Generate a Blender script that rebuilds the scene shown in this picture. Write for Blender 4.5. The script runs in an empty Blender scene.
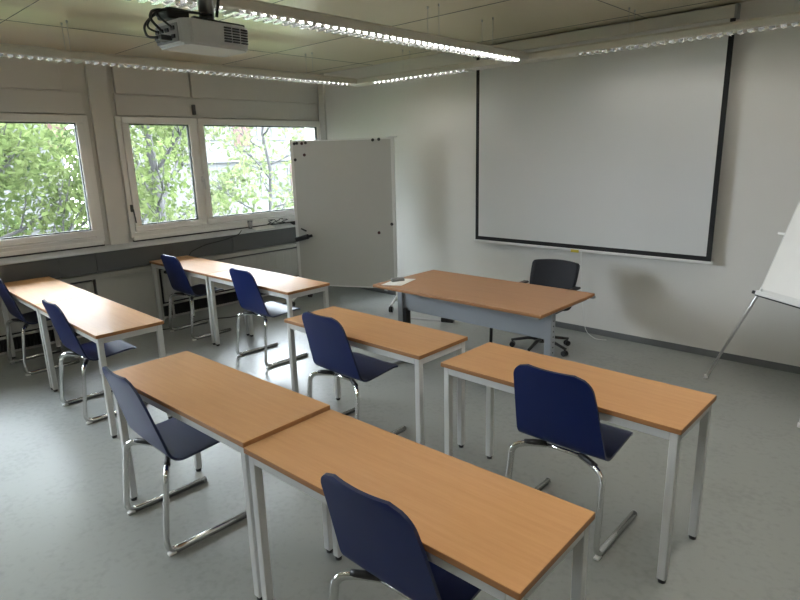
import bpy, bmesh, math, random
from mathutils import Vector, Matrix
R = math.radians
PI = math.pi
sc = bpy.context.scene
COL = sc.collection

# ------------------------------------------------------------------ camera
CAMH = 1.841
yaw, pitch, roll, FPX = R(-43.426), R(-13.971), R(-1.495), 589.612
fw = Vector((math.sin(yaw)*math.cos(pitch), math.cos(yaw)*math.cos(pitch), math.sin(pitch)))
r0 = Vector((math.cos(yaw), -math.sin(yaw), 0)); u0 = r0.cross(fw)
rt = r0*math.cos(roll) + u0*math.sin(roll); up = -r0*math.sin(roll) + u0*math.cos(roll)
cd = bpy.data.cameras.new('camera'); cam = bpy.data.objects.new('camera', cd); COL.objects.link(cam)
cd.sensor_width = 36; cd.lens = FPX/800*36; cd.clip_start = .05; cd.clip_end = 300
cam.matrix_world = Matrix(((rt.x, up.x, -fw.x, 0), (rt.y, up.y, -fw.y, 0), (rt.z, up.z, -fw.z, CAMH), (0, 0, 0, 1)))
sc.camera = cam

# ------------------------------------------------------------------ materials
def newmat(name):
    m = bpy.data.materials.new(name); m.use_nodes = True
    nt = m.node_tree; b = nt.nodes['Principled BSDF']
    return m, nt, b
def plain(name, col, rough=.5, metal=0, spec=.5, coat=0, noise=.0, nscale=8, bump=0, bscale=200):
    m, nt, b = newmat(name)
    b.inputs['Roughness'].default_value = rough; b.inputs['Metallic'].default_value = metal
    b.inputs['Specular IOR Level'].default_value = spec; b.inputs['Coat Weight'].default_value = coat
    c = (*col, 1)
    tc = nt.nodes.new('ShaderNodeTexCoord')
    n = nt.nodes.new('ShaderNodeTexNoise'); n.inputs['Scale'].default_value = nscale; n.inputs['Detail'].default_value = 4
    nt.links.new(tc.outputs['Object'], n.inputs['Vector'])
    mx = nt.nodes.new('ShaderNodeMix'); mx.data_type = 'RGBA'
    mx.inputs[6].default_value = tuple(v*(1-noise) for v in col)+(1,); mx.inputs[7].default_value = tuple(min(1, v*(1+noise)) for v in col)+(1,)
    nt.links.new(n.outputs['Fac'], mx.inputs[0]); nt.links.new(mx.outputs[2], b.inputs['Base Color'])
    if bump:
        n2 = nt.nodes.new('ShaderNodeTexNoise'); n2.inputs['Scale'].default_value = bscale
        nt.links.new(tc.outputs['Object'], n2.inputs['Vector'])
        bp = nt.nodes.new('ShaderNodeBump'); bp.inputs['Strength'].default_value = bump; bp.inputs['Distance'].default_value = .002
        nt.links.new(n2.outputs['Fac'], bp.inputs['Height']); nt.links.new(bp.outputs['Normal'], b.inputs['Normal'])
    return m
def wood(name, c1, c2, rough=.38):
    m, nt, b = newmat(name)
    b.inputs['Roughness'].default_value = rough; b.inputs['Specular IOR Level'].default_value = .36
    tc = nt.nodes.new('ShaderNodeTexCoord'); mp = nt.nodes.new('ShaderNodeMapping')
    mp.inputs['Scale'].default_value = (1.6, 26, 26)
    nt.links.new(tc.outputs['Object'], mp.inputs['Vector'])
    n = nt.nodes.new('ShaderNodeTexNoise'); n.inputs['Scale'].default_value = 2.2; n.inputs['Detail'].default_value = 5; n.inputs['Roughness'].default_value = .6
    nt.links.new(mp.outputs[0], n.inputs['Vector'])
    mp2 = nt.nodes.new('ShaderNodeMapping'); mp2.inputs['Scale'].default_value = (10, 190, 190)
    nt.links.new(tc.outputs['Object'], mp2.inputs['Vector'])
    n2 = nt.nodes.new('ShaderNodeTexNoise'); n2.inputs['Scale'].default_value = 1.5; n2.inputs['Detail'].default_value = 2
    nt.links.new(mp2.outputs[0], n2.inputs['Vector'])
    ad = nt.nodes.new('ShaderNodeMath'); ad.operation = 'MULTIPLY_ADD'; ad.inputs[1].default_value = .35; 
    nt.links.new(n2.outputs['Fac'], ad.inputs[0]); nt.links.new(n.outputs['Fac'], ad.inputs[2])
    cr = nt.nodes.new('ShaderNodeValToRGB'); cr.color_ramp.elements[0].position = .35; cr.color_ramp.elements[1].position = 1.0
    cr.color_ramp.elements[0].color = (*c1, 1); cr.color_ramp.elements[1].color = (*c2, 1)
    nt.links.new(ad.outputs[0], cr.inputs[0]); nt.links.new(cr.outputs[0], b.inputs['Base Color'])
    return m
def floor_mat():
    m, nt, b = newmat('linoleum')
    tc = nt.nodes.new('ShaderNodeTexCoord')
    n = nt.nodes.new('ShaderNodeTexNoise'); n.inputs['Scale'].default_value = 2.2; n.inputs['Detail'].default_value = 9; n.inputs['Roughness'].default_value = .68
    nt.links.new(tc.outputs['Object'], n.inputs['Vector'])
    n3 = nt.nodes.new('ShaderNodeTexNoise'); n3.inputs['Scale'].default_value = 28; n3.inputs['Detail'].default_value = 6
    nt.links.new(tc.outputs['Object'], n3.inputs['Vector'])
    ad = nt.nodes.new('ShaderNodeMath'); ad.operation = 'ADD'
    nt.links.new(n.outputs['Fac'], ad.inputs[0]); nt.links.new(n3.outputs['Fac'], ad.inputs[1])
    cr = nt.nodes.new('ShaderNodeValToRGB'); cr.color_ramp.elements[0].position = .72; cr.color_ramp.elements[1].position = 1.3
    cr.color_ramp.elements[0].color = (.195, .206, .193, 1); cr.color_ramp.elements[1].color = (.238, .249, .234, 1)
    nt.links.new(ad.outputs[0], cr.inputs[0]); nt.links.new(cr.outputs[0], b.inputs['Base Color'])
    n2 = nt.nodes.new('ShaderNodeTexNoise'); n2.inputs['Scale'].default_value = 3; n2.inputs['Detail'].default_value = 8
    nt.links.new(tc.outputs['Object'], n2.inputs['Vector'])
    mr = nt.nodes.new('ShaderNodeMapRange'); mr.inputs[3].default_value = .3; mr.inputs[4].default_value = .42
    nt.links.new(n2.outputs['Fac'], mr.inputs[0]); nt.links.new(mr.outputs[0], b.inputs['Roughness'])
    b.inputs['Specular IOR Level'].default_value = .5
    return m
def glass_mat():
    m = bpy.data.materials.new('window_glass'); m.use_nodes = True; nt = m.node_tree; nt.nodes.clear()
    o = nt.nodes.new('ShaderNodeOutputMaterial'); t = nt.nodes.new('ShaderNodeBsdfTransparent'); g = nt.nodes.new('ShaderNodeBsdfGlossy')
    t.inputs[0].default_value = (.95, .97, .95, 1); g.inputs['Roughness'].default_value = .02
    f = nt.nodes.new('ShaderNodeFresnel'); f.inputs[0].default_value = 1.35; x = nt.nodes.new('ShaderNodeMixShader')
    nt.links.new(f.outputs[0], x.inputs[0]); nt.links.new(t.outputs[0], x.inputs[1]); nt.links.new(g.outputs[0], x.inputs[2]); nt.links.new(x.outputs[0], o.inputs[0])
    return m
def leaf_mat(name, c1, c2, tr):
    m = bpy.data.materials.new(name); m.use_nodes = True; nt = m.node_tree; nt.nodes.clear()
    o = nt.nodes.new('ShaderNodeOutputMaterial'); d = nt.nodes.new('ShaderNodeBsdfDiffuse'); t = nt.nodes.new('ShaderNodeBsdfTranslucent')
    tc = nt.nodes.new('ShaderNodeTexCoord'); n = nt.nodes.new('ShaderNodeTexNoise'); n.inputs['Scale'].default_value = 3.5; n.inputs['Detail'].default_value = 3
    nt.links.new(tc.outputs['Object'], n.inputs['Vector'])
    cr = nt.nodes.new('ShaderNodeValToRGB'); cr.color_ramp.elements[0].position = .35; cr.color_ramp.elements[1].position = .68
    cr.color_ramp.elements[0].color = (*c1, 1); cr.color_ramp.elements[1].color = (*c2, 1)
    nt.links.new(n.outputs['Fac'], cr.inputs[0]); nt.links.new(cr.outputs[0], d.inputs[0]); nt.links.new(cr.outputs[0], t.inputs[0])
    x = nt.nodes.new('ShaderNodeMixShader'); x.inputs[0].default_value = tr
    nt.links.new(d.outputs[0], x.inputs[1]); nt.links.new(t.outputs[0], x.inputs[2]); nt.links.new(x.outputs[0], o.inputs[0])
    return m
M = dict(
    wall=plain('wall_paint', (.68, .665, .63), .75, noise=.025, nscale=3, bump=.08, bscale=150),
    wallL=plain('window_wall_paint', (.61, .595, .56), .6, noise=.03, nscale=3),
    ceil=plain('ceiling_satin_metal', (.74, .67, .52), .36, metal=.35, noise=.03, nscale=1.5),
    floor=floor_mat(),
    base=plain('baseboard_grey', (.12, .125, .125), .5, noise=.05),
    frame=plain('window_frame_white', (.80, .79, .76), .4, noise=.02),
    seal=plain('rubber_seal', (.02, .02, .02), .6),
    glass=glass_mat(),
    sill=plain('sill_grey', (.50, .51, .52), .35, noise=.04),
    duct=plain('duct_dark_grey', (.085, .088, .088), .5, noise=.08, nscale=5),
    rad=plain('radiator_enamel', (.42, .41, .37), .45, noise=.04),
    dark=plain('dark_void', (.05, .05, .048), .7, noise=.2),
    beech=wood('beech_laminate', (.43, .22, .088), (.515, .285, .125), .42),
    edge=wood('beech_edge', (.28, .125, .045), (.35, .165, .065), .45),
    beech2=wood('desk_laminate', (.31, .16, .08), (.385, .21, .108), .45),
    steel=plain('leg_grey_paint', (.55, .555, .54), .4, noise=.02),
    chrome=plain('chrome', (.74, .74, .73), .13, metal=1, noise=.02),
    blue=plain('blue_ply', (.0025, .0115, .082), .42, spec=.3, noise=.06, nscale=14),
    blueedge=plain('blue_ply_edge', (.004, .010, .05), .4, noise=.1),
    black=plain('black_plastic', (.012, .012, .013), .45, noise=.1),
    fabric=plain('black_fabric', (.012, .013, .018), .8, noise=.25, nscale=60, bump=.3, bscale=400),
    deskmetal=plain('desk_grey_metal', (.27, .29, .31), .45, noise=.03),
    screen=plain('screen_white', (.64, .645, .64), .85, noise=.012, nscale=2),
    scrblack=plain('screen_border', (.008, .008, .009), .8, noise=.1),
    white=plain('white_enamel', (.72, .72, .70), .4, noise=.02),
    board=plain('board_white', (.51, .51, .48), .32, noise=.015, nscale=2),
    alu=plain('aluminium', (.68, .68, .67), .32, metal=.9, noise=.04),
    louvre=plain('louvre_aluminium', (.86, .87, .88), .16, metal=1, noise=.02),
    lampbody=plain('lamp_body', (.62, .60, .54), .35, noise=.02),
    paper=plain('paper', (.8, .79, .76), .7, noise=.03),
    proj=plain('projector_white', (.60, .60, .58), .4, noise=.02),
    projgrey=plain('projector_grey', (.30, .30, .30), .5, noise=.05),
    yellow=plain('yellow_tag', (.62, .48, .05), .6, noise=.05),
    felt=plain('eraser_grey', (.22, .23, .22), .8, noise=.2, nscale=80),
    red=plain('dark_red_plastic', (.04, .006, .008), .4, noise=.05),
    bark=plain('bark', (.004, .0036, .0032), .9, noise=.35, nscale=10, bump=.5, bscale=40),
    leafA=leaf_mat('leaves_fresh', (.022, .032, .011), (.055, .068, .027), .45),
    leafB=leaf_mat('leaves_pale', (.032, .042, .02), (.075, .085, .042), .45),
    leafC=leaf_mat('leaves_deep', (.015, .025, .01), (.037, .05, .02), .4),
    facade=plain('facade_white', (.031, .031, .032), .9, noise=.05, nscale=.6),
    brick=plain('facade_red', (.022, .0068, .0048), .9, noise=.2, nscale=2),
    hglass=plain('house_glass', (.008, .009, .010), .5, noise=.2, nscale=.7),
    grass=plain('lawn', (.03, .045, .014), .95, noise=.4, nscale=1.2),
    clear=plain('clear_plastic', (.6, .62, .63), .15, noise=.02),
)
M['clear'].node_tree.nodes['Principled BSDF'].inputs['Transmission Weight'].default_value = .8

# ------------------------------------------------------------------ mesh helpers
def box(bm, x0, x1, y0, y1, z0, z1, bev=0, seg=2, mi=0, mat=None):
    g = bmesh.ops.create_cube(bm, size=1)
    vs = g['verts']
    for v in vs:
        v.co = Vector((x0 if v.co.x < 0 else x1, y0 if v.co.y < 0 else y1, z0 if v.co.z < 0 else z1))
    fs = list({f for v in vs for f in v.link_faces})
    for f in fs: f.material_index = mi
    if bev:
        es = list({e for v in vs for e in v.link_edges})
        rr = bmesh.ops.bevel(bm, geom=es, offset=bev, segments=seg, affect='EDGES', profile=.5)
        vs = list({v for f in rr['faces'] for v in f.verts} | {v for v in vs if v.is_valid})
        for f in rr['faces']: f.material_index = mi
    if mat is not None:
        for v in vs: v.co = mat @ v.co
    return vs
def roundpath(pts, rad, n=6):
    pts = [Vector(p) for p in pts]; out = [pts[0]]
    for i in range(1, len(pts)-1):
        r_ = rad[i-1] if isinstance(rad, (list, tuple)) else rad
        a, b, c = pts[i-1], pts[i], pts[i+1]
        d1 = (a-b); d2 = (c-b)
        k = min(r_, d1.length*.49, d2.length*.49)
        p1 = b+d1.normalized()*k; p2 = b+d2.normalized()*k
        for j in range(n+1):
            t = j/n
            out.append(p1*(1-t)**2 + b*2*t*(1-t) + p2*t*t)
    out.append(pts[-1])
    return out
def sweep(bm, pts, a, b=None, n=10, ref=None, mi=0, taper=None):
    b = b or a
    pts = [Vector(p) for p in pts]; rings = []
    tprev = None; side = None
    for i, p in enumerate(pts):
        t = (pts[min(i+1, len(pts)-1)] - pts[max(i-1, 0)]).normalized()
        if side is None:
            rf = Vector(ref) if ref else (Vector((1, 0, 0)) if abs(t.x) < .9 else Vector((0, 1, 0)))
            side = (rf - t*rf.dot(t)).normalized()
        else:
            q = tprev.rotation_difference(t); side = q @ side; side = (side - t*side.dot(t)).normalized()
        tprev = t
        o = t.cross(side)
        k = taper(i/(len(pts)-1)) if taper else 1
        rings.append([bm.verts.new(p + side*(b*k*math.cos(2*PI*j/n)) + o*(a*k*math.sin(2*PI*j/n))) for j in range(n)])
    for i in range(len(rings)-1):
        for j in range(n):
            f = bm.faces.new((rings[i][j], rings[i][(j+1) % n], rings[i+1][(j+1) % n], rings[i+1][j])); f.smooth = True; f.material_index = mi
    f = bm.faces.new(rings[0][::-1]); f.material_index = mi
    f = bm.faces.new(rings[-1]); f.material_index = mi
def cyl(bm, c, r, h, n=20, axis='z', r2=None, mi=0):
    c = Vector(c); r2 = r if r2 is None else r2
    ax = {'x': Vector((1, 0, 0)), 'y': Vector((0, 1, 0)), 'z': Vector((0, 0, 1))}[axis] if isinstance(axis, str) else Vector(axis).normalized()
    s = ax.orthogonal().normalized(); o = ax.cross(s)
    a = [bm.verts.new(c + (s*math.cos(2*PI*j/n)+o*math.sin(2*PI*j/n))*r) for j in range(n)]
    b = [bm.verts.new(c + ax*h + (s*math.cos(2*PI*j/n)+o*math.sin(2*PI*j/n))*r2) for j in range(n)]
    for j in range(n):
        f = bm.faces.new((a[j], a[(j+1) % n], b[(j+1) % n], b[j])); f.smooth = True; f.material_index = mi
    bm.faces.new(a[::-1]).material_index = mi; bm.faces.new(b).material_index = mi
def prism(bm, prof, axis, lo, hi, mi=0):
    """extrude a closed 2-D profile along x or y; prof holds (u,z)"""
    P = (lambda u, w, t: Vector((t, u, w))) if axis == 'x' else (lambda u, w, t: Vector((u, t, w)))
    a = [bm.verts.new(P(u, w, lo)) for u, w in prof]; b = [bm.verts.new(P(u, w, hi)) for u, w in prof]
    n = len(prof)
    for j in range(n):
        bm.faces.new((a[j], a[(j+1) % n], b[(j+1) % n], b[j])).material_index = mi
    bm.faces.new(a[::-1]).material_index = mi; bm.faces.new(b).material_index = mi
def obj(name, bm, mats, parent=None, loc=None):
    bmesh.ops.recalc_face_normals(bm, faces=bm.faces)
    me = bpy.data.meshes.new(name); bm.to_mesh(me); bm.free()
    for m in (mats if isinstance(mats, (list, tuple)) else [mats]): me.materials.append(m)
    o = bpy.data.objects.new(name, me); COL.objects.link(o)
    if parent: o.parent = parent
    if loc: o.location = loc
    return o
def thing(name, label, cat, loc=(0, 0, 0), rz=0, group=None):
    o = bpy.data.objects.new(name, None); COL.objects.link(o)
    o.empty_display_size = .1
    o.location = loc; o.rotation_euler = (0, 0, rz); o['label'] = label; o['category'] = cat
    if group: o['group'] = group
    return o
def tag(o, label, cat, group=None):
    o['label'] = label; o['category'] = cat
    if group: o['group'] = group
    return o
def struct(name, bm, m, parent=None):
    o = obj(name, bm, m, parent)
    if parent is None: o['kind'] = 'structure'
    return o
def dup(root, loc, rz, label):
    r_ = root.copy(); COL.objects.link(r_); r_.location = loc; r_.rotation_euler = (0, 0, rz); r_['label'] = label
    def kids(src, dst):
        for ch in list(src.children):
            c = ch.copy(); COL.objects.link(c); c.parent = dst; kids(ch, c)
    kids(root, r_)
    return r_
B = bmesh.new

# ------------------------------------------------------------------ room shell
XW, XE, YF, YB, ZC = -6.70, 2.2, 5.533, -2.6, 2.92
bm = B(); box(bm, XW-.35, XE+.2, YB-.2, YF+.2, -.15, 0); struct('floor', bm, M['floor'])
bm = B(); box(bm, XW-.35, XE+.2, YB-.2, YF+.2, ZC, ZC+.15)
ceil = struct('ceiling', bm, M['ceil'])
bm = B()
for k in range(-3, 8):
    box(bm, XW, XE, k*1.25+.30-.002, k*1.25+.30+.002, ZC-.0025, ZC+.001)
for x in (-5.6, -4.1, -2.2, -.3, 1.5):
    box(bm, x-.002, x+.002, YB, YF, ZC-.0025, ZC+.001)
struct('panel_joint', bm, M['duct'], ceil)
bm = B(); box(bm, XW-.35, XE+.2, YF, YF+.2, 0, ZC); struct('wall_front', bm, M['wall'])
bm = B(); box(bm, XW-.35, XE+.2, YB-.2, YB, 0, ZC); struct('wall_back', bm, M['wall'])
bm = B(); box(bm, XE, XE+.2, YB, YF, 0, ZC); struct('wall_right', bm, M['wall'])
bm = B(); box(bm, -6.4, XE, YF-.012, YF, 0, .062, .003); struct('baseboard_front', bm, M['base'])
bm = B(); box(bm, XE-.012, XE, YB, YF-.012, 0, .062, .003); struct('baseboard_right', bm, M['base'])
# window wall: openings per window
WIN = [(2.725, 5.525), (-.38, 2.443), (-2.55, -.66)]
bm = B()
def lwall(y0, y1, z0, z1): box(bm, XW-.3, XW, y0, y1, z0, z1)
lwall(YB, YF, 0, 1.0); lwall(YB, YF, 2.30, ZC)
for y0, y1 in ((5.525, YF), (2.443, 2.725), (-.66, -.38), (YB, -2.55)): lwall(y0, y1, 1.0, 2.30)
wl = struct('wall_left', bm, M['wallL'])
# pilasters between the windows and the corner post
bm = B()
for y0, y1 in ((2.488, 2.685), (-.615, -.43)):
    box(bm, XW, XW+.05, y0, y1, .93, ZC, .004)
box(bm, XW+.031, -6.545, 5.497, YF, .93, ZC, .004)
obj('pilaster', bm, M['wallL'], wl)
# shutter-box panels above the windows: frame boards with flush lids and a dark joint
for (y0, y1, sp) in ((2.745, 5.49, 3.61), (-.36, 2.423, .5)):
    bm = B(); box(bm, XW, XW+.035, y0, y1, 2.31, 2.523, .005); obj('lintel_board', bm, M['wallL'], wl)
    for a, b in ((y0+.01, sp-.012), (sp+.012, y1-.19 if y0 < 0 else y1)):
        bm = B(); box(bm, XW, XW+.055, a, b, 2.530, ZC, .006); obj('shutter_box_lid', bm, M['wallL'], wl)
    bm = B(); box(bm, XW, XW+.028, y0, y1, 2.512, 2.536); obj('joint_gap', bm, M['wallL'], wl)
# belt guide latch above the middle post
bm = B(); box(bm, XW+.03, XW+.06, 3.605, 3.645, 2.335, 2.45, .008); box(bm, XW+.055, XW+.075, 3.615, 3.635, 2.34, 2.38, .004)
obj('latch', bm, M['duct'], wl)

def framebars(bm, y0, y1, z0, z1, w, x0, x1, bev=.006):
    box(bm, x0, x1, y0, y1, z0, z0+w, bev); box(bm, x0, x1, y0, y1, z1-w, z1, bev)
    box(bm, x0, x1, y0, y0+w, z0+w, z1-w, bev); box(bm, x0, x1, y1-w, y1, z0+w, z1-w, bev)
def window(n, y0, y1, lights, handles):
    bm = B(); framebars(bm, y0, y1, 1.0, 2.30, .05, XW-.03, XW+.03)
    for i in range(len(lights)-1):
        m0 = lights[i][1]+.055; m1 = lights[i+1][0]-.055
        box(bm, XW-.03, XW+.03, m0, m1, 1.04, 2.26, .004)
    w = struct('window_%d' % n, bm, M['frame'])
    # drip profile under the frame
    bm = B(); box(bm, XW, XW+.05, y0+.02, y1-.02, .968, 1.012, .008); obj('bottom_rail', bm, M['frame'], w)
    bm = B(); box(bm, XW, XW+.046, y0+.02, y1-.02, .954, .968); obj('gap_shade_strip', bm, M['dark'], w)  # solid dark strip, colour stands in for shade between frame and sill
    for a, b in lights:
        bm = B(); framebars(bm, a-.07, b+.07, 1.055, 2.30, .075, XW-.02, XW+.055, .009)
        s = obj('sash', bm, M['frame'], w)
        bm = B(); box(bm, XW+.05, XW+.068, a-.06, b+.06, 1.066, 1.08, .004); box(bm, XW+.05, XW+.066, b+.02, b+.06, 1.05, 1.085, .004); obj('drip_cap', bm, M['frame'], s)
        bm = B(); framebars(bm, a, b, 1.13, 2.225, .012, XW-.012, XW+.028, 0); obj('seal', bm, M['seal'], s)
        bm = B(); box(bm, XW+.004, XW+.012, a+.004, b-.004, 1.134, 2.222); obj('pane', bm, M['glass'], s)
    for (hy, hz, k) in handles:
        bm = B()
        if k == 'dark':
            sweep(bm, roundpath([(XW+.035, hy, hz+.16), (XW+.075, hy, hz+.15), (XW+.08, hy+.012, hz)], .02), .008)
            box(bm, XW+.03, XW+.05, hy-.015, hy+.015, hz+.12, hz+.2, .005)
            obj('crank_handle', bm, M['duct'], w)
        else:
            box(bm, XW+.05, XW+.064, hy-.014, hy+.014, hz-.035, hz+.035, .004)
            sweep(bm, roundpath([(XW+.06, hy, hz), (XW+.105, hy, hz), (XW+.108, hy, hz-.12)], .02), .009)
            obj('handle', bm, M['alu'], w)
    return w
window(1, 2.725, 5.525, [(2.847, 3.548), (3.725, 5.452)], [(2.765, 1.165, 'dark'), (3.637, 1.60, 'white')])
window(2, -.38, 2.443, [(-.30, .40), (.575, 2.322)], [(.49, 1.6, 'white')])
window(3, -2.55, -.66, [(-2.46, -1.75), (-1.58, -.76)], [])

# sill with sloped nose, dark cable duct below, light strip, radiators
bm = B(); prism(bm, [(XW, .93), (XW, .955), (-6.645, .953), (-6.535, .921), (-6.527, .910), (-6.54, .904), (-6.663, .927)], 'y', YB, 5.497)
sill = struct('trim_1', bm, M['sill'])
bm = B()
js = [-2.6, -.9, .55, 1.25, 1.91, 2.27, 3.02, 3.9, 5.497]
for a, b in zip(js[:-1], js[1:]): box(bm, XW, -6.54, a+.003, b-.003, .695, .904, .003)
box(bm, XW, -6.545, YB, 5.497, .70, .89)
struct('trim_2', bm, M['duct'])
bm = B(); box(bm, XW, -6.57, YB, 5.497, .625, .68, .004); box(bm, XW, -6.595, YB, 5.497, .68, .695); struct('trim_3', bm, M['rad'])
bm = B()
for a, b in ((2.26, 2.955), (-.62, -.36)): box(bm, XW, -6.608, a, b, 0, .625, .004)
struct('trim_4', bm, M['rad'])
def radiator(y0, y1, label):
    t = thing('radiator', label, 'radiator', (-6.633, (y0+y1)/2, 0), 0, 'radiators under the windows')
    L = (y1-y0)/2
    bm = B()
    box(bm, 0, .018, -L, L, .215, .60, .005)
    n = int((y1-y0)/.11)
    for i in range(n):
        y = -L+.06+i*(2*L-.12)/(n-1); box(bm, .017, .0205, y-.018, y+.018, .24, .575, .002)
    obj('front_panel', bm, M['rad'], t)
    bm = B(); box(bm, -.05, .015, -L, L, .602, .612, .002); obj('top_grille', bm, M['duct'], t)
    bm = B(); sweep(bm, [(.012, -L-.04, .185), (.012, L+.02, .185)], .014); obj('pipe', bm, M['rad'], t)
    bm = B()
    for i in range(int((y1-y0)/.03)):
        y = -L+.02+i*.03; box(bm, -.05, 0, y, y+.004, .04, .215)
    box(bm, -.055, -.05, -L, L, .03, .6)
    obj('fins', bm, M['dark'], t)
    bm = B(); cyl(bm, (.0, -L+.045, .57), .018, .05, 14, 'x'); cyl(bm, (.05, -L+.045, .57), .012, .01, 14, 'x'); obj('valve', bm, M['black'], t)
    for s in (-1, 1):
        bm = B(); box(bm, -.05, 0, s*(L-.1)-.015, s*(L-.1)+.015, 0, .22); obj('leg', bm, M['rad'], t)
radiator(2.985, 5.44, 'long pale radiator under the sill between the rear desks and whiteboard')
radiator(.20, 2.23, 'long pale radiator under the left window behind the leftmost desks')

# ------------------------------------------------------------------ student tables
TW, TD = 1.243, .459
def make_table(name, label, H=.74, TW=TW):
    t = thing(name, label, 'table', group='beech classroom tables')
    bm = B(); box(bm, -TW/2, TW/2, -TD/2, TD/2, H-.024, H, .003, 2)
    for f in bm.faces:
        if abs(f.normal.z) < .7: f.material_index = 1
    obj('tabletop', bm, [M['beech'], M['edge']], t)
    bm = B(); i = .012; hh = .04
    x, y = TW/2-i, TD/2-i
    box(bm, -x+.036, x-.036, -y, -y+.025, H-.024-hh, H-.0245, .003); box(bm, -x+.036, x-.036, y-.025, y, H-.024-hh, H-.0245, .003)
    box(bm, -x, -x+.025, -y+.036, y-.036, H-.024-hh, H-.0245, .003); box(bm, x-.025, x, -y+.036, y-.036, H-.024-hh, H-.0245, .003)
    obj('apron', bm, M['steel'], t)
    for sx in (-1, 1):
        for sy in (-1, 1):
            bm = B(); cx, cy = sx*(x-.018), sy*(y-.018)
            box(bm, cx-.018, cx+.018, cy-.018, cy+.018, .018, H-.0245, .004)
            l = obj('leg', bm, M['steel'], t)
            bm = B(); cyl(bm, (cx, cy, 0), .016, .019, 16); obj('foot_cap', bm, M['black'], l)
    return t
def tplace(t, x, y, a, W=TW):
    a = R(a)
    t.location = (x + W/2*math.cos(a) - TD/2*math.sin(a), y + W/2*math.sin(a) + TD/2*math.cos(a), 0); t.rotation_euler.z = a
t = make_table('classroom_table', 'beech table in the foreground, closest to the viewer, butted against a second table', .740, 1.230); tplace(t, -1.901, 1.094, 1.5, 1.230)
tb = None
for x, y, a, lab in (
    (-3.313, 2.318, .58, 'single beech table in the middle, directly left of the rightmost student table'),
    (-1.915, 2.328, -.16, 'beech table at right in front of the projection screen, its near right leg fully visible')):
    tb = dup(tb, (0, 0, 0), 0, lab) if tb else make_table('classroom_table', lab); tplace(tb, x, y, a)
t = make_table('classroom_table', 'slightly taller beech table in the foreground, left of the closest table', .754); tplace(t, -3.152, 1.063, 1.75)
for x, y, a, W, lab in (
    (-5.262, 1.322, -.86, 1.30, 'beech table at far left, nearer the viewer of the window pair, blue chair tucked in'),
    (-6.522, 1.341, -.86, 1.253, 'leftmost beech table, end tight against the window sill and cut by the frame'),
    (-6.522, 2.821, .3, 1.230, 'beech table touching the window sill in the rear pair beside the whiteboard'),
    (-5.285, 2.828, .3, 1.318, 'beech table of the rear pair nearest the whiteboard, window light shining on it')):
    t = make_table('classroom_table', lab, .74, W); tplace(t, x, y, a, W)

# ------------------------------------------------------------------ blue chairs
def shell_mesh():
    bm = B()
    # side profile from the top of the back to the front of the seat (y forward, z up)
    prof = roundpath([(0, -.055, .880), (0, .006, .68), (0, .078, .442), (0, .22, .452), (0, .39, .466), (0, .438, .452)], [.17, .10, .1, .03], 9)
    dense = []
    for a, b in zip(prof[:-1], prof[1:]):
        n = max(1, int((b-a).length/.012))
        for k in range(n): dense.append(a.lerp(b, k/n))
    dense.append(prof[-1])
    S = [0]
    for a, b in zip(dense[:-1], dense[1:]): S.append(S[-1]+(b-a).length)
    L = S[-1]; NU = 14; th = .0115
    def hw(s):
        if s < .40: w = .190 + (.228-.190)*(s/.40)**.8
        elif s < .50: w = .228
        else: w = .228 - .012*(s-.50)/(L-.50)
        r_ = .075
        if s < r_: w -= r_-math.sqrt(max(0, r_*r_-(r_-s)**2))
        r2 = .03; e = L-s
        if e < r2: w -= r2-math.sqrt(max(0, r2*r2-(r2-e)**2))
        return w
    top, bot = [], []
    for i, p in enumerate(dense):
        t = (dense[min(i+1, len(dense)-1)]-dense[max(i-1, 0)]).normalized()
        nrm = Vector((0, -t.z, t.y))          # towards the sitter
        if nrm.y < 0 and S[i] < .3: nrm = -nrm
        if S[i] > .5 and nrm.z < 0: nrm = -nrm
        if .3 <= S[i] <= .5: nrm = nrm if (nrm.y+nrm.z) > 0 else -nrm
        w = hw(S[i]); ra, rb = [], []
        kb = max(0, 1-S[i]/.42)
        for j in range(NU+1):
            u = -1+2*j/NU
            off = nrm*((u*u)*(.007*min(1, kb*1.6)+.003))
            q = p+Vector((u*w, 0, 0))+off
            ra.append(bm.verts.new(q+nrm*th/2)); rb.append(bm.verts.new(q-nrm*th/2))
        top.append(ra); bot.append(rb)
    n = len(dense)
    for i in range(n-1):
        for j in range(NU):
            bm.faces.new((top[i][j], top[i][j+1], top[i+1][j+1], top[i+1][j])).smooth = True
            bm.faces.new((bot[i][j+1], bot[i][j], bot[i+1][j], bot[i+1][j+1])).smooth = True
        for j in (0, NU):
            bm.faces.new((top[i][j], top[i+1][j], bot[i+1][j], bot[i][j])).material_index = 1
    for i in (0, n-1):
        for j in range(NU):
            bm.faces.new((top[i][j], top[i][j+1], bot[i][j+1], bot[i][j])).material_index = 1
    for e in bm.edges:
        if len({f.material_index for f in e.link_faces}) > 1: e.smooth = False
    return bm
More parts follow.
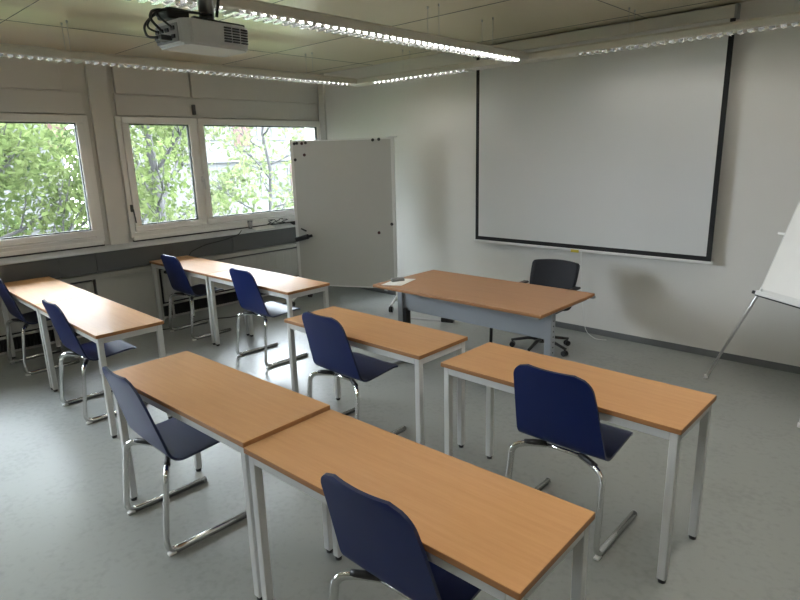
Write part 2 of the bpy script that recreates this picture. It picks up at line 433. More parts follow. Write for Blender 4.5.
def make_chair(label):
    t = thing('classroom_chair', label, 'chair', group='blue cantilever classroom chairs')
    obj('seat_shell', shell_mesh(), [M['blue'], M['blueedge']], t)
    for s in (-1, 1):
        bm = B()
        pts = roundpath([(s*.09, .115, .424), (s*.165, .075, .424), (s*.236, .034, .405), (s*.245, -.012, .017), (s*.245, .44, .017)], [.05, .06, .065], 7)
        sweep(bm, pts, .0165, .013, 12, ref=(0, 1, .2))
        l = obj('leg', bm, M['chrome'], t)
        bm = B(); box(bm, s*.245-.011, s*.245+.011, .02, .43, 0, .006, .002); obj('glide', bm, M['duct'], l)
        bm = B(); box(bm, s*.245-.013, s*.245+.013, -.008, .03, 0, .011, .003); obj('heel_pad', bm, M['white'], l)
        bm = B(); cyl(bm, (s*.245, .439, .017), .0155, .008, 14, 'y'); obj('end_cap', bm, M['projgrey'], l)
        bm = B(); sweep(bm, roundpath([(s*.09, .115, .429), (s*.150, .083, .429), (s*.185, .066, .424)], .03), .017, .0145, 10); obj('mount', bm, M['black'], t)
    bm = B(); sweep(bm, [(-.10, .114, .425), (.10, .114, .425)], .011); obj('crossbar', bm, M['chrome'], t)
    return t
CH = [
    (-1.168, 1.085, 1, 'blue chair in the foreground at the closest table, cut by the bottom edge'),
    (-2.757, 1.01, -1.5, 'blue chair at the taller foreground table, both floor runners visible'),
    (-1.222, 2.302, .5, 'blue chair at the right-hand table below the projection screen'),
    (-2.79, 2.262, -.5, 'blue chair at the middle single table, in front of the desk'),
    (-4.55, 2.798, -1.5, 'blue chair at the rear table beside the whiteboard, glare on its seat'),
    (-5.865, 2.785, 0, 'blue chair at the rear table touching the window sill'),
    (-4.605, 1.290, 0, 'blue chair half under the left table, front of the seat showing past the table end'),
    (-6.085, 1.305, 0, 'leftmost blue chair, cut by the left edge of the frame'),
]
c0 = make_chair(CH[0][3]); c0.location = (CH[0][0], CH[0][1], 0); c0.rotation_euler.z = R(CH[0][2])
for x, y, a, lab in CH[1:]: dup(c0, (x, y, 0), R(a), lab)

# ------------------------------------------------------------------ teacher's desk
DX, DY, DW, DD, DH = -3.619, 3.480, 1.649, .822, .74
dk = thing('teacher_desk', 'large beech desk with grey modesty panel facing the class', 'desk', (DX+DW/2, DY+DD/2, 0))
def dl(x, y): return x-(DX+DW/2), y-(DY+DD/2)
bm = B(); box(bm, -DW/2, DW/2, -DD/2, DD/2, DH-.025, DH, .004)
for f in bm.faces:
    if abs(f.normal.z) < .7: f.material_index = 1
obj('desktop', bm, [M['beech2'], M['edge']], dk)
xl, xr, yn = dl(-3.495, 3.72)[0], dl(-2.03, 3.72)[0], dl(0, 3.72)[1]
bm = B(); box(bm, xl+.025, xr-.025, yn-.008, yn+.008, .49, .715, .003); obj('modesty_panel', bm, M['deskmetal'], dk)
for x in (xl, xr):
    bm = B()
    box(bm, x-.028, x+.028, yn-.03, yn+.03, .02, .715, .005)
    box(bm, x-.024, x+.024, yn-.20, yn+.52, .69, .714, .004)
    l = obj('leg', bm, M['deskmetal'], dk)
    bm = B()
    for k in range(14): cyl(bm, (x+.026, yn, .12+k*.04), .006, .004, 10, 'x')
    obj('adjusting_hole', bm, M['black'], l)
    bm = B(); box(bm, x-.03, x+.03, yn-.18, yn+.54, .0, .028, .006); obj('foot', bm, M['deskmetal'], l)
bm = B(); box(bm, xl+.029, xl+.072, yn-.03, yn+.03, .03, .505, .004); obj('cable_cover', bm, M['black'], dk)
bm = B(); px, py = dl(-2.87, 4.2); sweep(bm, roundpath([(px, py, .715), (px+.005, py, .4), (px-.012, py+.01, 0.0)], .2), .014, .014); obj('cable_duct', bm, M['black'], dk)
bm = B(); px, py = dl(-1.995, 4.285); box(bm, px, px+.032, py-.02, py+.02, .70, .722, .006); obj('corner_clip', bm, M['deskmetal'], dk)

# paper and eraser on the desk
bm = B(); c = [(-3.545, 3.485), (-3.39, 3.575), (-3.475, 3.87), (-3.63, 3.78)]
c = [(-3.535, 3.505), (-3.375, 3.585), (-3.455, 3.865), (-3.605, 3.785)]
for dz in (0,):
    a = [bm.verts.new((x, y, DH+.0006)) for x, y in c]; b = [bm.verts.new((x, y, DH+.003)) for x, y in c]
    for j in range(4): bm.faces.new((a[j], a[(j+1) % 4], b[(j+1) % 4], b[j]))
    bm.faces.new(a[::-1]); bm.faces.new(b)
tag(obj('paper_sheet', bm, M['paper']), 'white paper sheets on the left end of the teacher desk', 'paper')
er = thing('board_eraser', 'small grey board eraser lying on the white paper', 'eraser', (-3.525, 3.70, DH+.0032), R(66))
bm = B(); box(bm, -.06, .06, -.022, .022, 0, .014, .004); obj('felt_pad', bm, M['felt'], er)
bm = B(); box(bm, -.06, .06, -.021, .021, .0142, .03, .005); obj('grip', bm, M['projgrey'], er)

# black socket block with grey cable cover on the floor behind the desk
sb = thing('floor_socket', 'black floor socket block with grey cable cover behind the teacher desk', 'socket', (-3.97, 4.96, 0), R(20))
bm = B(); box(bm, -.07, .07, -.035, .035, 0, .05, .006); obj('block', bm, M['black'], sb)
bm = B(); prism(bm, [(-.035, 0), (.035, 0), (.02, .014), (-.02, .014)], 'x', -.55, -.071); obj('cable_cover', bm, M['projgrey'], sb)

# ------------------------------------------------------------------ swivel chair behind the desk
oc = thing('office_chair', 'black swivel office chair behind the teacher desk', 'office chair', (-2.695, 4.79, 0), R(184))
bm = B()
for k in range(5):
    a = 2*PI*k/5 + .35
    d = Vector((math.cos(a), math.sin(a), 0))
    pts = [Vector((0, 0, .105))+d*.03, Vector((0, 0, .102))+d*.13, Vector((0, 0, .083))+d*.22, Vector((0, 0, .07))+d*.285]
    sweep(bm, pts, .017, .02, 10, taper=lambda t: 1-.3*t)
cyl(bm, (0, 0, .07), .04, .06, 18)
base = obj('star_base', bm, M['black'], oc)
for k in range(5):
    a = 2*PI*k/5 + .35; d = Vector((math.cos(a), math.sin(a), 0)); t_ = Vector((-d.y, d.x, 0))
    bm = B()
    for s in (-1, 1): cyl(bm, Vector((0, 0, .026))+d*.275+t_*(s*.014-.009), .026, .018, 16, t_)
    cyl(bm, Vector((0, 0, .026))+d*.275, .009, .045, 10); obj('caster', bm, M['black'], base)
bm = B(); cyl(bm, (0, 0, .12), .025, .17, 18); cyl(bm, (0, 0, .28), .014, .12, 16); obj('gas_column', bm, M['black'], oc)
bm = B(); box(bm, -.13, .13, -.15, .13, .385, .42, .01); obj('mechanism', bm, M['black'], oc)
bm = B(); box(bm, -.245, .245, -.24, .235, .42, .485, .03, 4); obj('seat', bm, M['fabric'], oc)
bm = B()
NU, NV = 14, 16; A_, B_ = [], []
for i in range(NV+1):
    v = i/NV; z = .53+.272*v; ra, rb = [], []
    w = .245-.03*(1-v)**2-.012*v; 
    if v > .9: w -= .014*((v-.9)/.1)**2
    for j in range(NU+1):
        u = -1+2*j/NU
        y = -.205-.095*v+.05*u*u
        zz = z+.012*(1-u*u)*v
        ra.append(bm.verts.new((u*w, y+.016, zz))); rb.append(bm.verts.new((u*w, y-.016, zz)))
    A_.append(ra); B_.append(rb)
for i in range(NV):
    for j in range(NU):
        bm.faces.new((A_[i][j], A_[i][j+1], A_[i+1][j+1], A_[i+1][j])).smooth = True
        bm.faces.new((B_[i][j+1], B_[i][j], B_[i+1][j], B_[i+1][j+1])).smooth = True
    for j in (0, NU): bm.faces.new((A_[i][j], A_[i+1][j], B_[i+1][j], B_[i][j]))
for i in (0, NV):
    for j in range(NU): bm.faces.new((A_[i][j], A_[i][j+1], B_[i][j+1], B_[i][j]))
obj('backrest', bm, M['fabric'], oc)
bm = B(); sweep(bm, roundpath([(0, -.10, .40), (0, -.26, .40), (0, -.282, .68)], .08), .012, .03, 10, ref=(1, 0, 0)); obj('back_support', bm, M['black'], oc)
for s in (-1, 1):
    bm = B()
    sweep(bm, roundpath([(s*.12, -.02, .405), (s*.255, -.03, .41), (s*.262, -.05, .585)], .06), .012, .018, 10)
    ar = obj('arm_bracket', bm, M['black'], oc)
    bm = B(); box(bm, s*.262-.03, s*.262+.03, -.17, .06, .585, .608, .012, 3); obj('arm_pad', bm, M['black'], ar)

# ------------------------------------------------------------------ projection screen
SY = 5.462
ps = thing('projection_screen', 'large white roll-down projection screen with black border on the front wall', 'projection screen', (-2.72, YF, 0))
def sx(x): return x+2.72
bm = B(); box(bm, sx(-3.99), sx(-1.475), SY-YF-.012, -.002, 2.805, 2.90, .008)
hs = obj('housing', bm, M['lampbody'], ps)
for x in (-3.995, -1.49):
    bm = B(); box(bm, sx(x), sx(x)+.02, SY-YF-.015, -.001, 2.80, 2.905, .003); obj('end_cap', bm, M['projgrey'], hs)
bm = B()
W0, W1, Z0, Z1 = sx(-3.96), sx(-1.478), .868, 2.803
bd = .042
box(bm, W0+bd, W1-bd, SY-YF-.001, SY-YF+.001, Z0+bd, Z1)
obj('fabric', bm, M['screen'], ps)
bm = B()
box(bm, W0, W0+bd, SY-YF-.001, SY-YF+.001, Z0, Z1); box(bm, W1-bd, W1, SY-YF-.001, SY-YF+.001, Z0, Z1); box(bm, W0+bd, W1-bd, SY-YF-.001, SY-YF+.001, Z0, Z0+bd)
obj('border', bm, M['scrblack'], ps)
bm = B(); box(bm, W0-.02, W1+.02, SY-YF-.009, SY-YF+.009, Z0-.024, Z0+.001, .005); obj('bottom_bar', bm, M['white'], ps)
bm = B(); box(bm, sx(-2.775), sx(-2.69), SY-YF-.016, SY-YF-.009, Z0-.034, Z0-.006, .002); obj('tag', bm, M['yellow'], ps)
bm = B(); box(bm, sx(-2.675), sx(-2.66), SY-YF-.014, SY-YF-.002, Z0-.05, Z0-.02, .003)
sweep(bm, roundpath([(sx(-2.668), SY-YF-.006, Z0-.045), (sx(-2.662), SY-YF+.03, .45), (sx(-2.60), SY-YF+.03, .02), (sx(-2.42), SY-YF-.10, .006), (sx(-2.33), SY-YF-.06, .006)], .1), .003, .003, 6)
obj('pull_cord', bm, M['white'], ps)

# ------------------------------------------------------------------ mobile whiteboard
ang = R(27)
wb = thing('mobile_whiteboard', 'tall free-standing white magnetic board on castors beside the window corner', 'whiteboard', (-4.985, 5.06, 0), ang)
BW0, BW1, BZ0, BZ1 = -1.17, .10, .228, 2.02
bm = B(); box(bm, BW0+.014, BW1-.014, -.011, .011, BZ0+.014, BZ1-.014); obj('panel', bm, M['board'], wb)
bm = B()
box(bm, BW0, BW1, -.013, .013, BZ0, BZ0+.015, .003); box(bm, BW0, BW1, -.013, .013, BZ1-.015, BZ1, .003)
box(bm, BW0, BW0+.015, -.013, .013, BZ0+.015, BZ1-.015, .003); box(bm, BW1-.015, BW1, -.013, .013, BZ0+.015, BZ1-.015, .003)
obj('frame', bm, M['white'], wb)
for x in (BW0-.012, BW1+.012):
    bm = B(); box(bm, x-.012, x+.012, -.014, .014, .075, 2.03, .004); p_ = obj('post', bm, M['white'], wb)
    bm = B(); sweep(bm, roundpath([(x, -.27, .075), (x, -.17, .10), (x, .0, .135), (x, .17, .10), (x, .27, .075)], .1), .015, .015); f_ = obj('foot', bm, M['white'], p_)
    for yy in (-.265, .265):
        bm = B()
        for s in (-1, 1): cyl(bm, (x+s*.013-.008, yy, .034), .034, .016, 18, 'x')
        cyl(bm, (x, yy, .034), .008, .045, 10); obj('caster', bm, M['black'], p_)
bm = B(); box(bm, BW1-.06, BW1+.06, -.012, .012, 2.022, 2.034, .003); obj('top_clip', bm, M['alu'], wb)
def on_board(x, z): return wb.matrix_basis @ Vector((x, -.0135, z))
wb_m = Matrix.Translation(wb.location) @ Matrix.Rotation(ang, 4, 'Z')
mags = [(-1.135, 1.985, 'black round magnet in the upper left board corner, outermost of the top row'),
        (-1.10, 1.99, 'black round magnet second from the left in the top row on the whiteboard'),
        (-1.035, 1.985, 'dark magnet third from the left in the top row on the whiteboard'),
        (-.985, 1.992, 'black magnet fourth from the left in the top row on the whiteboard'),
        (-1.01, 1.85, 'dark magnet alone below the top left row on the whiteboard'),
        (-1.135, 1.795, 'black magnet lowest of the upper left group, by the left edge'),
        (-.13, 2.0, 'black magnet at the upper right of the whiteboard, left one of two'),
        (-.055, 2.005, 'black magnet at the upper right of the whiteboard, right one of two'),
        (-.09, .915, 'dark red magnet low on the right side of the whiteboard'),
        (.075, 1.02, 'black magnet on the right edge of the whiteboard, at lower height')]
for i, (x, z, lab) in enumerate(mags):
    bm = B(); cyl(bm, (0, 0, 0), .019, -.009, 18, 'y', .016); 
    o = tag(obj('magnet', bm, M['red'] if i in (2, 4, 8) else M['black']), lab, 'magnet', 'magnets on the whiteboard')
    o.location = wb_m @ Vector((x, -.0135, z)); o.rotation_euler.z = ang
pe = thing('board_wiper', 'black magnetic wiper stuck across the left edge of the whiteboard', 'board wiper', wb_m @ Vector((-1.08, -.0135, .845)), ang)
rot = Matrix.Rotation(R(-14), 4, 'Y')
bm = B(); box(bm, -.11, .07, -.045, -.0005, -.03, .03, .008, mat=rot); obj('body', bm, M['black'], pe)
bm = B(); box(bm, .072, .12, -.03, -.006, -.018, .014, .006, mat=rot); obj('grip', bm, M['black'], pe)
bm = B(); cyl(bm, (-.03, -.012, -.008), .010, .075, 12, (1, 0, -.45))
o = tag(obj('marker_pen', bm, M['black']), 'short black marker held on the whiteboard above the wiper', 'marker'); o.location = wb_m @ Vector((-1.08, -.0135, .965)); o.rotation_euler.z = ang

# ------------------------------------------------------------------ flip chart easel
FL, FR = Vector((-1.298, 4.965, 0)), Vector((-.548, 4.418, 0))
uu = (FR-FL).normalized(); bk = Vector((-uu.y, uu.x, 0)); W_ = (FR-FL).length
le = R(20); vv = bk*math.sin(le)+Vector((0, 0, math.cos(le))); nn = uu.cross(vv).normalized()
if nn.dot(bk) > 0: nn = -nn
mid = (FL+FR)/2
fc = thing('flipchart_easel', 'white flipchart easel leaning back at the right edge of the room', 'flipchart', mid)
def fp(u, v, n=0): return uu*(u-W_/2)+vv*v+nn*n
def slab(bm, u0, u1, v0, v1, n0, n1, bev=0):
    m = Matrix(((uu.x, vv.x, nn.x, 0), (uu.y, vv.y, nn.y, 0), (uu.z, vv.z, nn.z, 0), (0, 0, 0, 1)))
    box(bm, u0-W_/2, u1-W_/2, v0, v1, n0, n1, bev, mat=m)
bm = B(); slab(bm, .168, W_-.15, .775, 1.78, -.006, .006, .002); obj('board', bm, M['white'], fc)
bm = B(); slab(bm, .163, .18, .77, 1.79, -.01, .012, .003); slab(bm, W_-.165, W_-.145, .76, 1.79, -.01, .012, .003); obj('side_rail', bm, M['alu'], fc)
bm = B(); slab(bm, .165, W_-.14, .757, .772, -.012, .045, .003); slab(bm, .165, W_-.14, .772, .79, .040, .045, .002); tr = obj('pen_tray', bm, M['white'], fc)
bm = B(); slab(bm, .165, W_-.13, .748, .756, -.01, .04, .002); slab(bm, .138, .164, .757, .782, -.012, .05, .003); obj('tray_edge', bm, M['black'], tr)
bm = B(); slab(bm, .175, W_-.175, .81, 1.70, .0062, .014, .001); obj('paper_pad', bm, M['paper'], fc)
bm = B(); slab(bm, .10, .175, 1.24, 1.258, -.004, .012, .003); obj('side_arm', bm, M['white'], fc)
bm = B(); slab(bm, .13, W_-.13, 1.715, 1.75, .006, .03, .004); obj('clamp_bar', bm, M['alu'], fc)
for u, ut in ((0, .30), (W_, W_-.30)):
    bm = B(); sweep(bm, [fp(u-(.012 if u else 0), .012, -.004), fp(ut, 1.62, -.025)], .011, .011, 12); l = obj('leg', bm, M['alu'], fc)
    bm = B(); p0 = fp(u-(.012 if u else 0), .012, -.004); cyl(bm, (p0.x, p0.y, 0), .014, .03, 14); obj('foot_cap', bm, M['white'], l)
bm = B(); tp = fp(W_/2, 1.6, -.03); sweep(bm, [tp, bk*.78+Vector((0, 0, .012))], .011, .011, 12); obj('rear_leg', bm, M['alu'], fc)

# ------------------------------------------------------------------ suspended louvre lamps
LZ = 2.63
LAMP = 12.0      # watts per metre; fill added because daylight alone leaves the room dark
def lamp(label, axis, centre, lo, hi, segs, wires, power, wid=.18):
    """axis: direction of the lamp; segs: louvre intervals along it"""
    t = thing('suspended_lamp', label, 'ceiling lamp', (0, 0, 0), 0, 'suspended louvre lamps')
    h = wid/2
    if axis == 'y': t.location = (centre, (lo+hi)/2, LZ); off = (lo+hi)/2
    else: t.location = ((lo+hi)/2, centre, LZ); off = (lo+hi)/2
    lw = .066
    prof = [(-h, .008), (-h+.008, 0), (-lw, 0), (-lw, .045), (lw, .045), (lw, 0), (h-.008, 0), (h, .008), (h, .048), (h-.022, .066), (-h+.022, .066), (-h, .048)]
    bm = B()
    # body: U profile where the louvre sits, solid elsewhere
    cur = lo
    solid = [(-h, .008), (-h+.008, 0), (h-.008, 0), (h, .008), (h, .048), (h-.022, .066), (-h+.022, .066), (-h, .048)]
    for a, b in segs:
        if a > cur: prism(bm, solid, axis, cur-off, a-off)
        prism(bm, prof, axis, a-off, b-off); cur = b
    if hi > cur: prism(bm, solid, axis, cur-off, hi-off)
    bd_ = obj('housing', bm, M['lampbody'], t)
    for a, b in segs:
        bm = B(); n = int((b-a)/.066)
        for i in range(n+1):
            c_ = a-off+i*(b-a)/n
            pr = [(c_-.015, -.014), (c_+.015, -.014), (c_+.003, .04), (c_-.003, .04)]
            if axis == 'y':
                va = [bm.verts.new((-lw, u, w)) for u, w in pr]; vb = [bm.verts.new((lw, u, w)) for u, w in pr]
            else:
                va = [bm.verts.new((u, -lw, w)) for u, w in pr]; vb = [bm.verts.new((u, lw, w)) for u, w in pr]
            for j in range(4): bm.faces.new((va[j], va[(j+1) % 4], vb[(j+1) % 4], vb[j]))
            bm.faces.new(va[::-1]); bm.faces.new(vb)
        for s in (-1, 1):
            pr = [(s*(lw-.001), .004), (s*(lw-.006), .004), (s*(lw-.03), .043), (s*lw, .043)]
            prism(bm, pr, axis, a-off, b-off)
        obj('louvre', bm, M['louvre'], t)
        ld = bpy.data.lights.new('lamp_fill', 'AREA'); ld.shape = 'RECTANGLE'; ld.color = (1, .96, .89)
        ld.size, ld.size_y = (.05, b-a-.04) if axis == 'y' else (b-a-.04, .05); ld.energy = LAMP*(b-a)*power
        q = bpy.data.objects.new('lamp_fill', ld); COL.objects.link(q); q.parent = t
        q.location = (0, (a+b)/2-off, .043) if axis == 'y' else ((a+b)/2-off, 0, .043)
    for wpos in wires:
        bm = B()
        for s in (-1, 1):
            if axis == 'y': p0, p1 = (s*.055, wpos-off, .064), (s*.055, wpos-off, ZC-LZ)
            else: p0, p1 = (wpos-off, s*.055, .064), (wpos-off, s*.055, ZC-LZ)
            sweep(bm, [p0, p1], .0022, .0022, 6); cyl(bm, (p1[0], p1[1], p1[2]-.018), .007, .018, 10)
        obj('wire', bm, M['alu'], t)
    return t
lamp('long suspended lamp running above the window-side desks', 'y', -5.385, -1.2, 4.965, [(-1.1, 1.9), (1.98, 4.85)], [.2, 1.9, 4.35], .25)
lamp('long suspended lamp running over the middle of the room past the projector', 'y', -3.115, -1.2, 4.965, [(-1.1, 1.9), (1.98, 4.86)], [.2, 1.9, 3.74, 4.45], .4)
lamp('suspended lamp crossing in front of the projection screen, parallel to the front wall', 'x', 5.06, -5.48, 1.4, [(-5.05, -3.75), (-2.56, -.95), (-.7, 1.2)], [-4.6, -2.14, -1.0], .2)
lamp('unseen suspended lamp added on the right side of the room for fill light', 'y', -.5, -1.2, 4.965, [(-1.1, 1.9), (1.98, 4.86)], [.2, 1.9, 4.4], 1.1)  # fourth lamp, out of view, added to brighten the right side

# ------------------------------------------------------------------ ceiling projector
pj = thing('projector', 'white projector hanging from the ceiling on a short pole', 'projector', (-2.205, 1.285, 2.243), R(4))
bm = B()
pr = [(-.10, -.155), (.07, -.155), (.10, -.13), (.105, .10), (.075, .145), (-.10, .15)]
def extr(bm, pr, z0, z1, sc_=1.0):
    a = [bm.verts.new((x*sc_, y*sc_, z0)) for x, y in pr]; b = [bm.verts.new((x, y, z1)) for x, y in pr]
    for j in range(len(pr)): bm.faces.new((a[j], a[(j+1) % len(pr)], b[(j+1) % len(pr)], b[j]))
    bm.faces.new(a[::-1]); bm.faces.new(b)
extr(bm, pr, 0, .088, .95)
bmesh.ops.bevel(bm, geom=list(bm.edges), offset=.007, segments=2, affect='EDGES')
obj('casing', bm, M['proj'], pj)
bm = B()
for i in range(6):
    for k in range(3):
        y = .01+k*.037; box(bm, .097, .1065, y, y+.03, .022+i*.0095, .027+i*.0095, mat=None)
obj('vent_grille', bm, M['black'], pj)
bm = B(); cyl(bm, (-.02, .146, .045), .034, .025, 20, 'y'); obj('lens', bm, M['black'], pj)
bm = B()
box(bm, -.09, .055, -.1565, -.150, .012, .075, .002); obj('connector_panel', bm, M['projgrey'], pj)
bm = B()
for x, z in ((-.075, .055), (-.045, .055), (-.01, .055), (.03, .058), (.03, .03), (-.075, .028)): box(bm, x-.011, x+.011, -.162, -.156, z-.007, z+.007, .002)
box(bm, -.03, .02, -.20, -.156, .016, .034, .004)
obj('plug', bm, M['black'], pj)
bm = B()
sweep(bm, roundpath([(-.005, -.20, .025), (-.05, -.215, .03), (-.115, -.19, .085), (-.09, -.13, .14), (-.02, -.09, .13)], .06), .0045, .0045, 8)
sweep(bm, roundpath([(-.07, -.158, .055), (-.08, -.20, .07), (-.05, -.17, .13), (.03, -.04, .125)], .04), .004, .004, 8)
sweep(bm, roundpath([(-.04, -.158, .055), (-.03, -.21, .09), (-.09, -.16, .14), (-.02, -.05, .135), (.05, .0, .12)], .04), .005, .005, 8)
sweep(bm, roundpath([(.03, -.158, .058), (.0, -.2, .1), (-.11, -.13, .125), (-.05, -.06, .14)], .04), .004, .004, 8)
obj('cable', bm, M['black'], pj)
bm = B()
box(bm, -.06, .06, -.08, .12, .091, .104, .004); box(bm, -.10, -.02, -.14, -.05, .104, .142, .006)
for x, y in ((-.06, -.09), (.07, -.07), (-.05, .10), (.06, .10)): box(bm, x-.012, x+.012, y-.03, y+.03, .087, .1, .003)
obj('mount_plate', bm, M['black'], pj)
bm = B(); cyl(bm, (.0, .01, .1), .03, ZC-2.235-.1, 20); cyl(bm, (.0, .01, ZC-2.235-.015), .07, .015, 24); obj('pole', bm, M['alu'], pj)
bm = B(); sweep(bm, roundpath([(.035, .03, .12), (.05, .04, .2), (.042, .03, .3), (.045, .02, ZC-2.235)], .05), .006, .006, 8); obj('cable', bm, M['black'], pj)

# ------------------------------------------------------------------ clutter on the sill
def slope(x): return .930+(-6.47-x)/.13*.06
cu = thing('plastic_cup', 'small clear plastic cup on the window sill beside the whiteboard', 'cup', (-6.60, 4.21, .949))
bm = B()
cyl(bm, (0, 0, 0), .024, .10, 18, 'z', .033); obj('cup_wall', bm, M['clear'], cu)
bm = B(); cyl(bm, (0, 0, .10), .034, .004, 18); obj('rim', bm, M['clear'], cu)
bm = B(); rr = Matrix.Translation((-6.59, 4.40, .941)) @ Matrix.Rotation(R(16.2), 4, 'Y') @ Matrix.Rotation(R(4), 4, 'Z')
box(bm, -.05, .05, -.15, .15, 0, .006, .001, mat=rr); tag(obj('paper_stack', bm, M['paper']), 'white papers lying on the window sill near the whiteboard', 'paper')
bm = B(); random.seed(4)
pts = []
for k in range(70):
    t = k/69; a = t*PI*7; r_ = .06+.02*math.sin(5*a)
    pts.append((-6.625+.014*math.cos(a), 4.64+r_*2.0*math.cos(a*.5)+.02*math.sin(3*a), 1.0+.028*math.sin(a)))
sweep(bm, pts, .005, .005, 6); tag(obj('cable_coil', bm, M['black']), 'dark tangled cable heap on the window sill by the papers', 'cable')
bm = B(); rr = Matrix.Translation((-6.60, 5.0, .944)) @ Matrix.Rotation(R(16.2), 4, 'Y')
box(bm, -.04, .04, -.14, .14, 0, .018, .003, mat=rr); tag(obj('dark_folder', bm, M['dark']), 'dark flat folder on the sill partly behind the whiteboard', 'folder')
bm = B(); sweep(bm, roundpath([(-6.532, 3.30, .70), (-6.532, 3.32, .77), (-6.532, 3.50, .83), (-6.530, 3.80, .862), (-6.516, 3.98, .905), (-6.56, 4.05, .945)], .1), .006, .006, 8)
tag(obj('duct_cable', bm, M['black']), 'black cable running up the dark duct below the window sill', 'cable')
bm = B()
sweep(bm, roundpath([(-6.30, 2.65, .007), (-6.15, 2.95, .007), (-6.3, 3.25, .007), (-6.05, 3.55, .007), (-6.25, 3.95, .007), (-6.1, 4.4, .007)], .15), .006, .006, 8)
tag(obj('floor_cable', bm, M['black']), 'black cable lying loosely on the floor under the rear tables', 'cable')

# ------------------------------------------------------------------ outdoors: ground, building, trees
GZ = -4.2
bm = B(); box(bm, -90, XW-.36, -60, 70, GZ-.2, GZ); o = obj('ground', bm, M['grass']); o['kind'] = 'structure'
def building(label, x, y0, y1, z1, cols, red):
    t = thing('building', label, 'building', (x, (y0+y1)/2, GZ))
    L = (y1-y0)/2; H = z1-GZ
    bm = B(); box(bm, -9, 0, -L, L, 0, H); w = obj('facade', bm, M['facade'], t)
    nfl = int(H/3)
    for f in range(nfl):
        z = .9+f*3
        bm = B(); box(bm, 0, .18, -L, L, f*3+2.82, f*3+3.0); obj('floor_band', bm, M['facade'], t)
        for k in range(cols):
            yc = -L+(k+.5)*2*L/cols
            ww = min(2.0, 2*L/cols*.55)
            bm = B(); framebars(bm, yc-ww/2, yc+ww/2, z, z+1.6, .07, -.02, .06, 0); box(bm, -.02, .05, yc-.04, yc+.04, z+.07, z+1.53); wf = obj('window', bm, M['facade'], t)
            bm = B(); box(bm, .005, .02, yc-ww/2+.07, yc+ww/2-.07, z+.07, z+1.53); obj('pane', bm, M['hglass'], wf)
            if (k+f) % red == 0:
                bm = B(); box(bm, 0, .04, yc+ww/2+.12, yc+ww/2+1.1, z-.3, z+1.7); obj('red_panel', bm, M['brick'], t)
    return t
building('pale apartment block with red facade panels behind the trees', -27, 14, 34, 11, 6, 2)
building('pale block behind the dense left trees', -34, -6, 11, 8, 5, 3)

def tree(label, x, y, h, seed, leafmat, nleaf, spread, lean=0, trunk=.13, crown0=.32, leaf=.07, nb=16):
    rnd = random.Random(seed)
    t = thing('broadleaf_tree', label, 'tree', (x, y, GZ), 0, 'broadleaf trees outside the windows')
    bm = B(); tips = []
    def branch(p, d, L, r_, depth):
        n = 6; pts = [p.copy()]; q = p.copy(); dd = d.copy()
        for i in range(n):
            dd = (dd+Vector((rnd.uniform(-.16, .16), rnd.uniform(-.16, .16), rnd.uniform(-.05, .16)))).normalized()
            q = q+dd*L/n; pts.append(q.copy())
        sweep(bm, pts, r_, r_, 6 if depth else 8, taper=lambda s: 1-.72*s)
        if depth >= 1: tips.extend([(pts[i], L) for i in range(2, n+1)])
        if depth < 2:
            for k in range(5 if depth == 1 else 0):
                i = rnd.randint(2, n-1)
                nd = (dd+Vector((rnd.uniform(-1, 1), rnd.uniform(-1, 1), rnd.uniform(-.35, .7)))*.9).normalized()
                branch(pts[i], nd, L*.55, r_*.42, depth+1)
        return pts
    base = Vector((0, 0, 0)); top = Vector((lean, lean*.4, h*.92))
    tp_ = [base.lerp(top, i/9)+Vector((rnd.uniform(-.1, .1), rnd.uniform(-.1, .1), 0))*(1 if i else 0) for i in range(10)]
    sweep(bm, tp_, trunk, trunk, 10, taper=lambda s: 1-.75*s)
    for k in range(nb):
        s = crown0+(.97-crown0)*k/(nb-1); f_ = s*9; i = min(8, int(f_)); p = tp_[i].lerp(tp_[i+1], f_-i)
        a = k*2.4+rnd.uniform(-.4, .4)
        d = Vector((math.cos(a), math.sin(a), rnd.uniform(.15, .75))).normalized()
        branch(p, d, spread*(1.12-.62*s)*rnd.uniform(.8, 1.2), trunk*.38*(1.1-.6*s), 1)
    obj('trunk', bm, M['bark'], t)
    bm = B()
    for k in range(nleaf):
        p, L = rnd.choice(tips)
        c_ = p+Vector((rnd.gauss(0, .26), rnd.gauss(0, .26), rnd.gauss(-.02, .22)))
        n_ = Vector((rnd.uniform(-1, 1), rnd.uniform(-1, 1), rnd.uniform(-.2, 1.2))).normalized()
        a_ = n_.orthogonal().normalized(); a_.rotate(Matrix.Rotation(rnd.uniform(0, 6.28), 3, n_)); b_ = n_.cross(a_)
        s_ = leaf*rnd.uniform(.6, 1.3)
        v = [bm.verts.new(c_+a_*s_), bm.verts.new(c_+b_*s_*.48-n_*s_*.15), bm.verts.new(c_-a_*s_), bm.verts.new(c_-b_*s_*.48-n_*s_*.15)]
        bm.faces.new(v)
    obj('foliage', bm, M[leafmat], t)
    return t
tree('leafy tree filling the left window, branches close to the glass', -10.6, 2.0, 9.0, 1, 'leafA', 11500, 2.9)
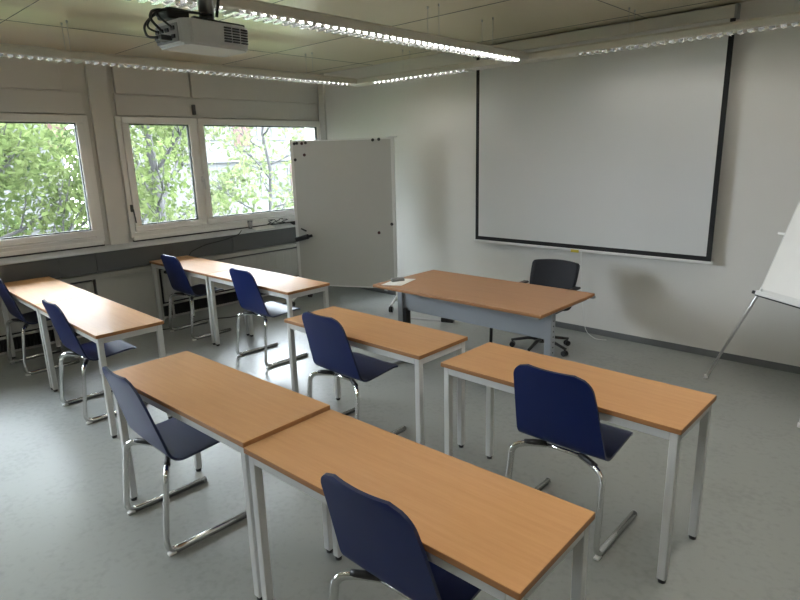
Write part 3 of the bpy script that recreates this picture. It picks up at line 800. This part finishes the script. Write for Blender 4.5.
tree('dense tree further back behind the left window', -14.5, 1.4, 10.0, 2, 'leafC', 9000, 3.4, leaf=.11)
tree('tree with dark upright trunk in the middle window pane', -11.2, 5.15, 9.5, 3, 'leafA', 5200, 2.4, trunk=.15)
tree('slender tree in the right window pane before the pale building', -11.4, 7.9, 8.0, 5, 'leafB', 2000, 2.1, trunk=.09)
tree('bushy tree far back between the two pale buildings', -19.0, 8.6, 9.0, 6, 'leafB', 5000, 3.4, leaf=.13)
tree('thin tree at the right end of the window view', -12.6, 10.6, 8.2, 8, 'leafA', 1700, 2.3, trunk=.09)

# ------------------------------------------------------------------ light
w = bpy.data.worlds.new('overcast_sky'); sc.world = w; w.use_nodes = True
nt = w.node_tree; bg = nt.nodes['Background']
tc = nt.nodes.new('ShaderNodeTexCoord'); sp = nt.nodes.new('ShaderNodeSeparateXYZ'); nt.links.new(tc.outputs['Generated'], sp.inputs[0])
mr = nt.nodes.new('ShaderNodeMapRange'); mr.inputs[1].default_value = 0; mr.inputs[2].default_value = 1; mr.inputs[3].default_value = .5; mr.inputs[4].default_value = 1.3
nt.links.new(sp.outputs['Z'], mr.inputs[0])
SKY = 47.0
ml = nt.nodes.new('ShaderNodeMath'); ml.operation = 'MULTIPLY'; ml.inputs[1].default_value = SKY
nt.links.new(mr.outputs[0], ml.inputs[0]); nt.links.new(ml.outputs[0], bg.inputs[1])
bg.inputs[0].default_value = (.81, .87, 1.0, 1)
for (y0, y1) in WIN:
    ld = bpy.data.lights.new('daylight_portal', 'AREA'); ld.shape = 'RECTANGLE'; ld.size = 1.3; ld.size_y = y1-y0; ld.cycles.is_portal = True
    lo_ = bpy.data.objects.new('daylight_portal', ld); COL.objects.link(lo_)
    lo_.location = (XW-.32, (y0+y1)/2, 1.65); lo_.rotation_euler = (0, R(-90), 0)

vs = sc.view_settings
vs.view_transform = 'Standard'; vs.look = 'None'; vs.gamma = 1; vs.use_curve_mapping = False
vs.exposure = 0.66
sc.cycles.use_denoising = True
sc.cycles.max_bounces = 10; sc.cycles.diffuse_bounces = 6; sc.cycles.transparent_max_bounces = 12
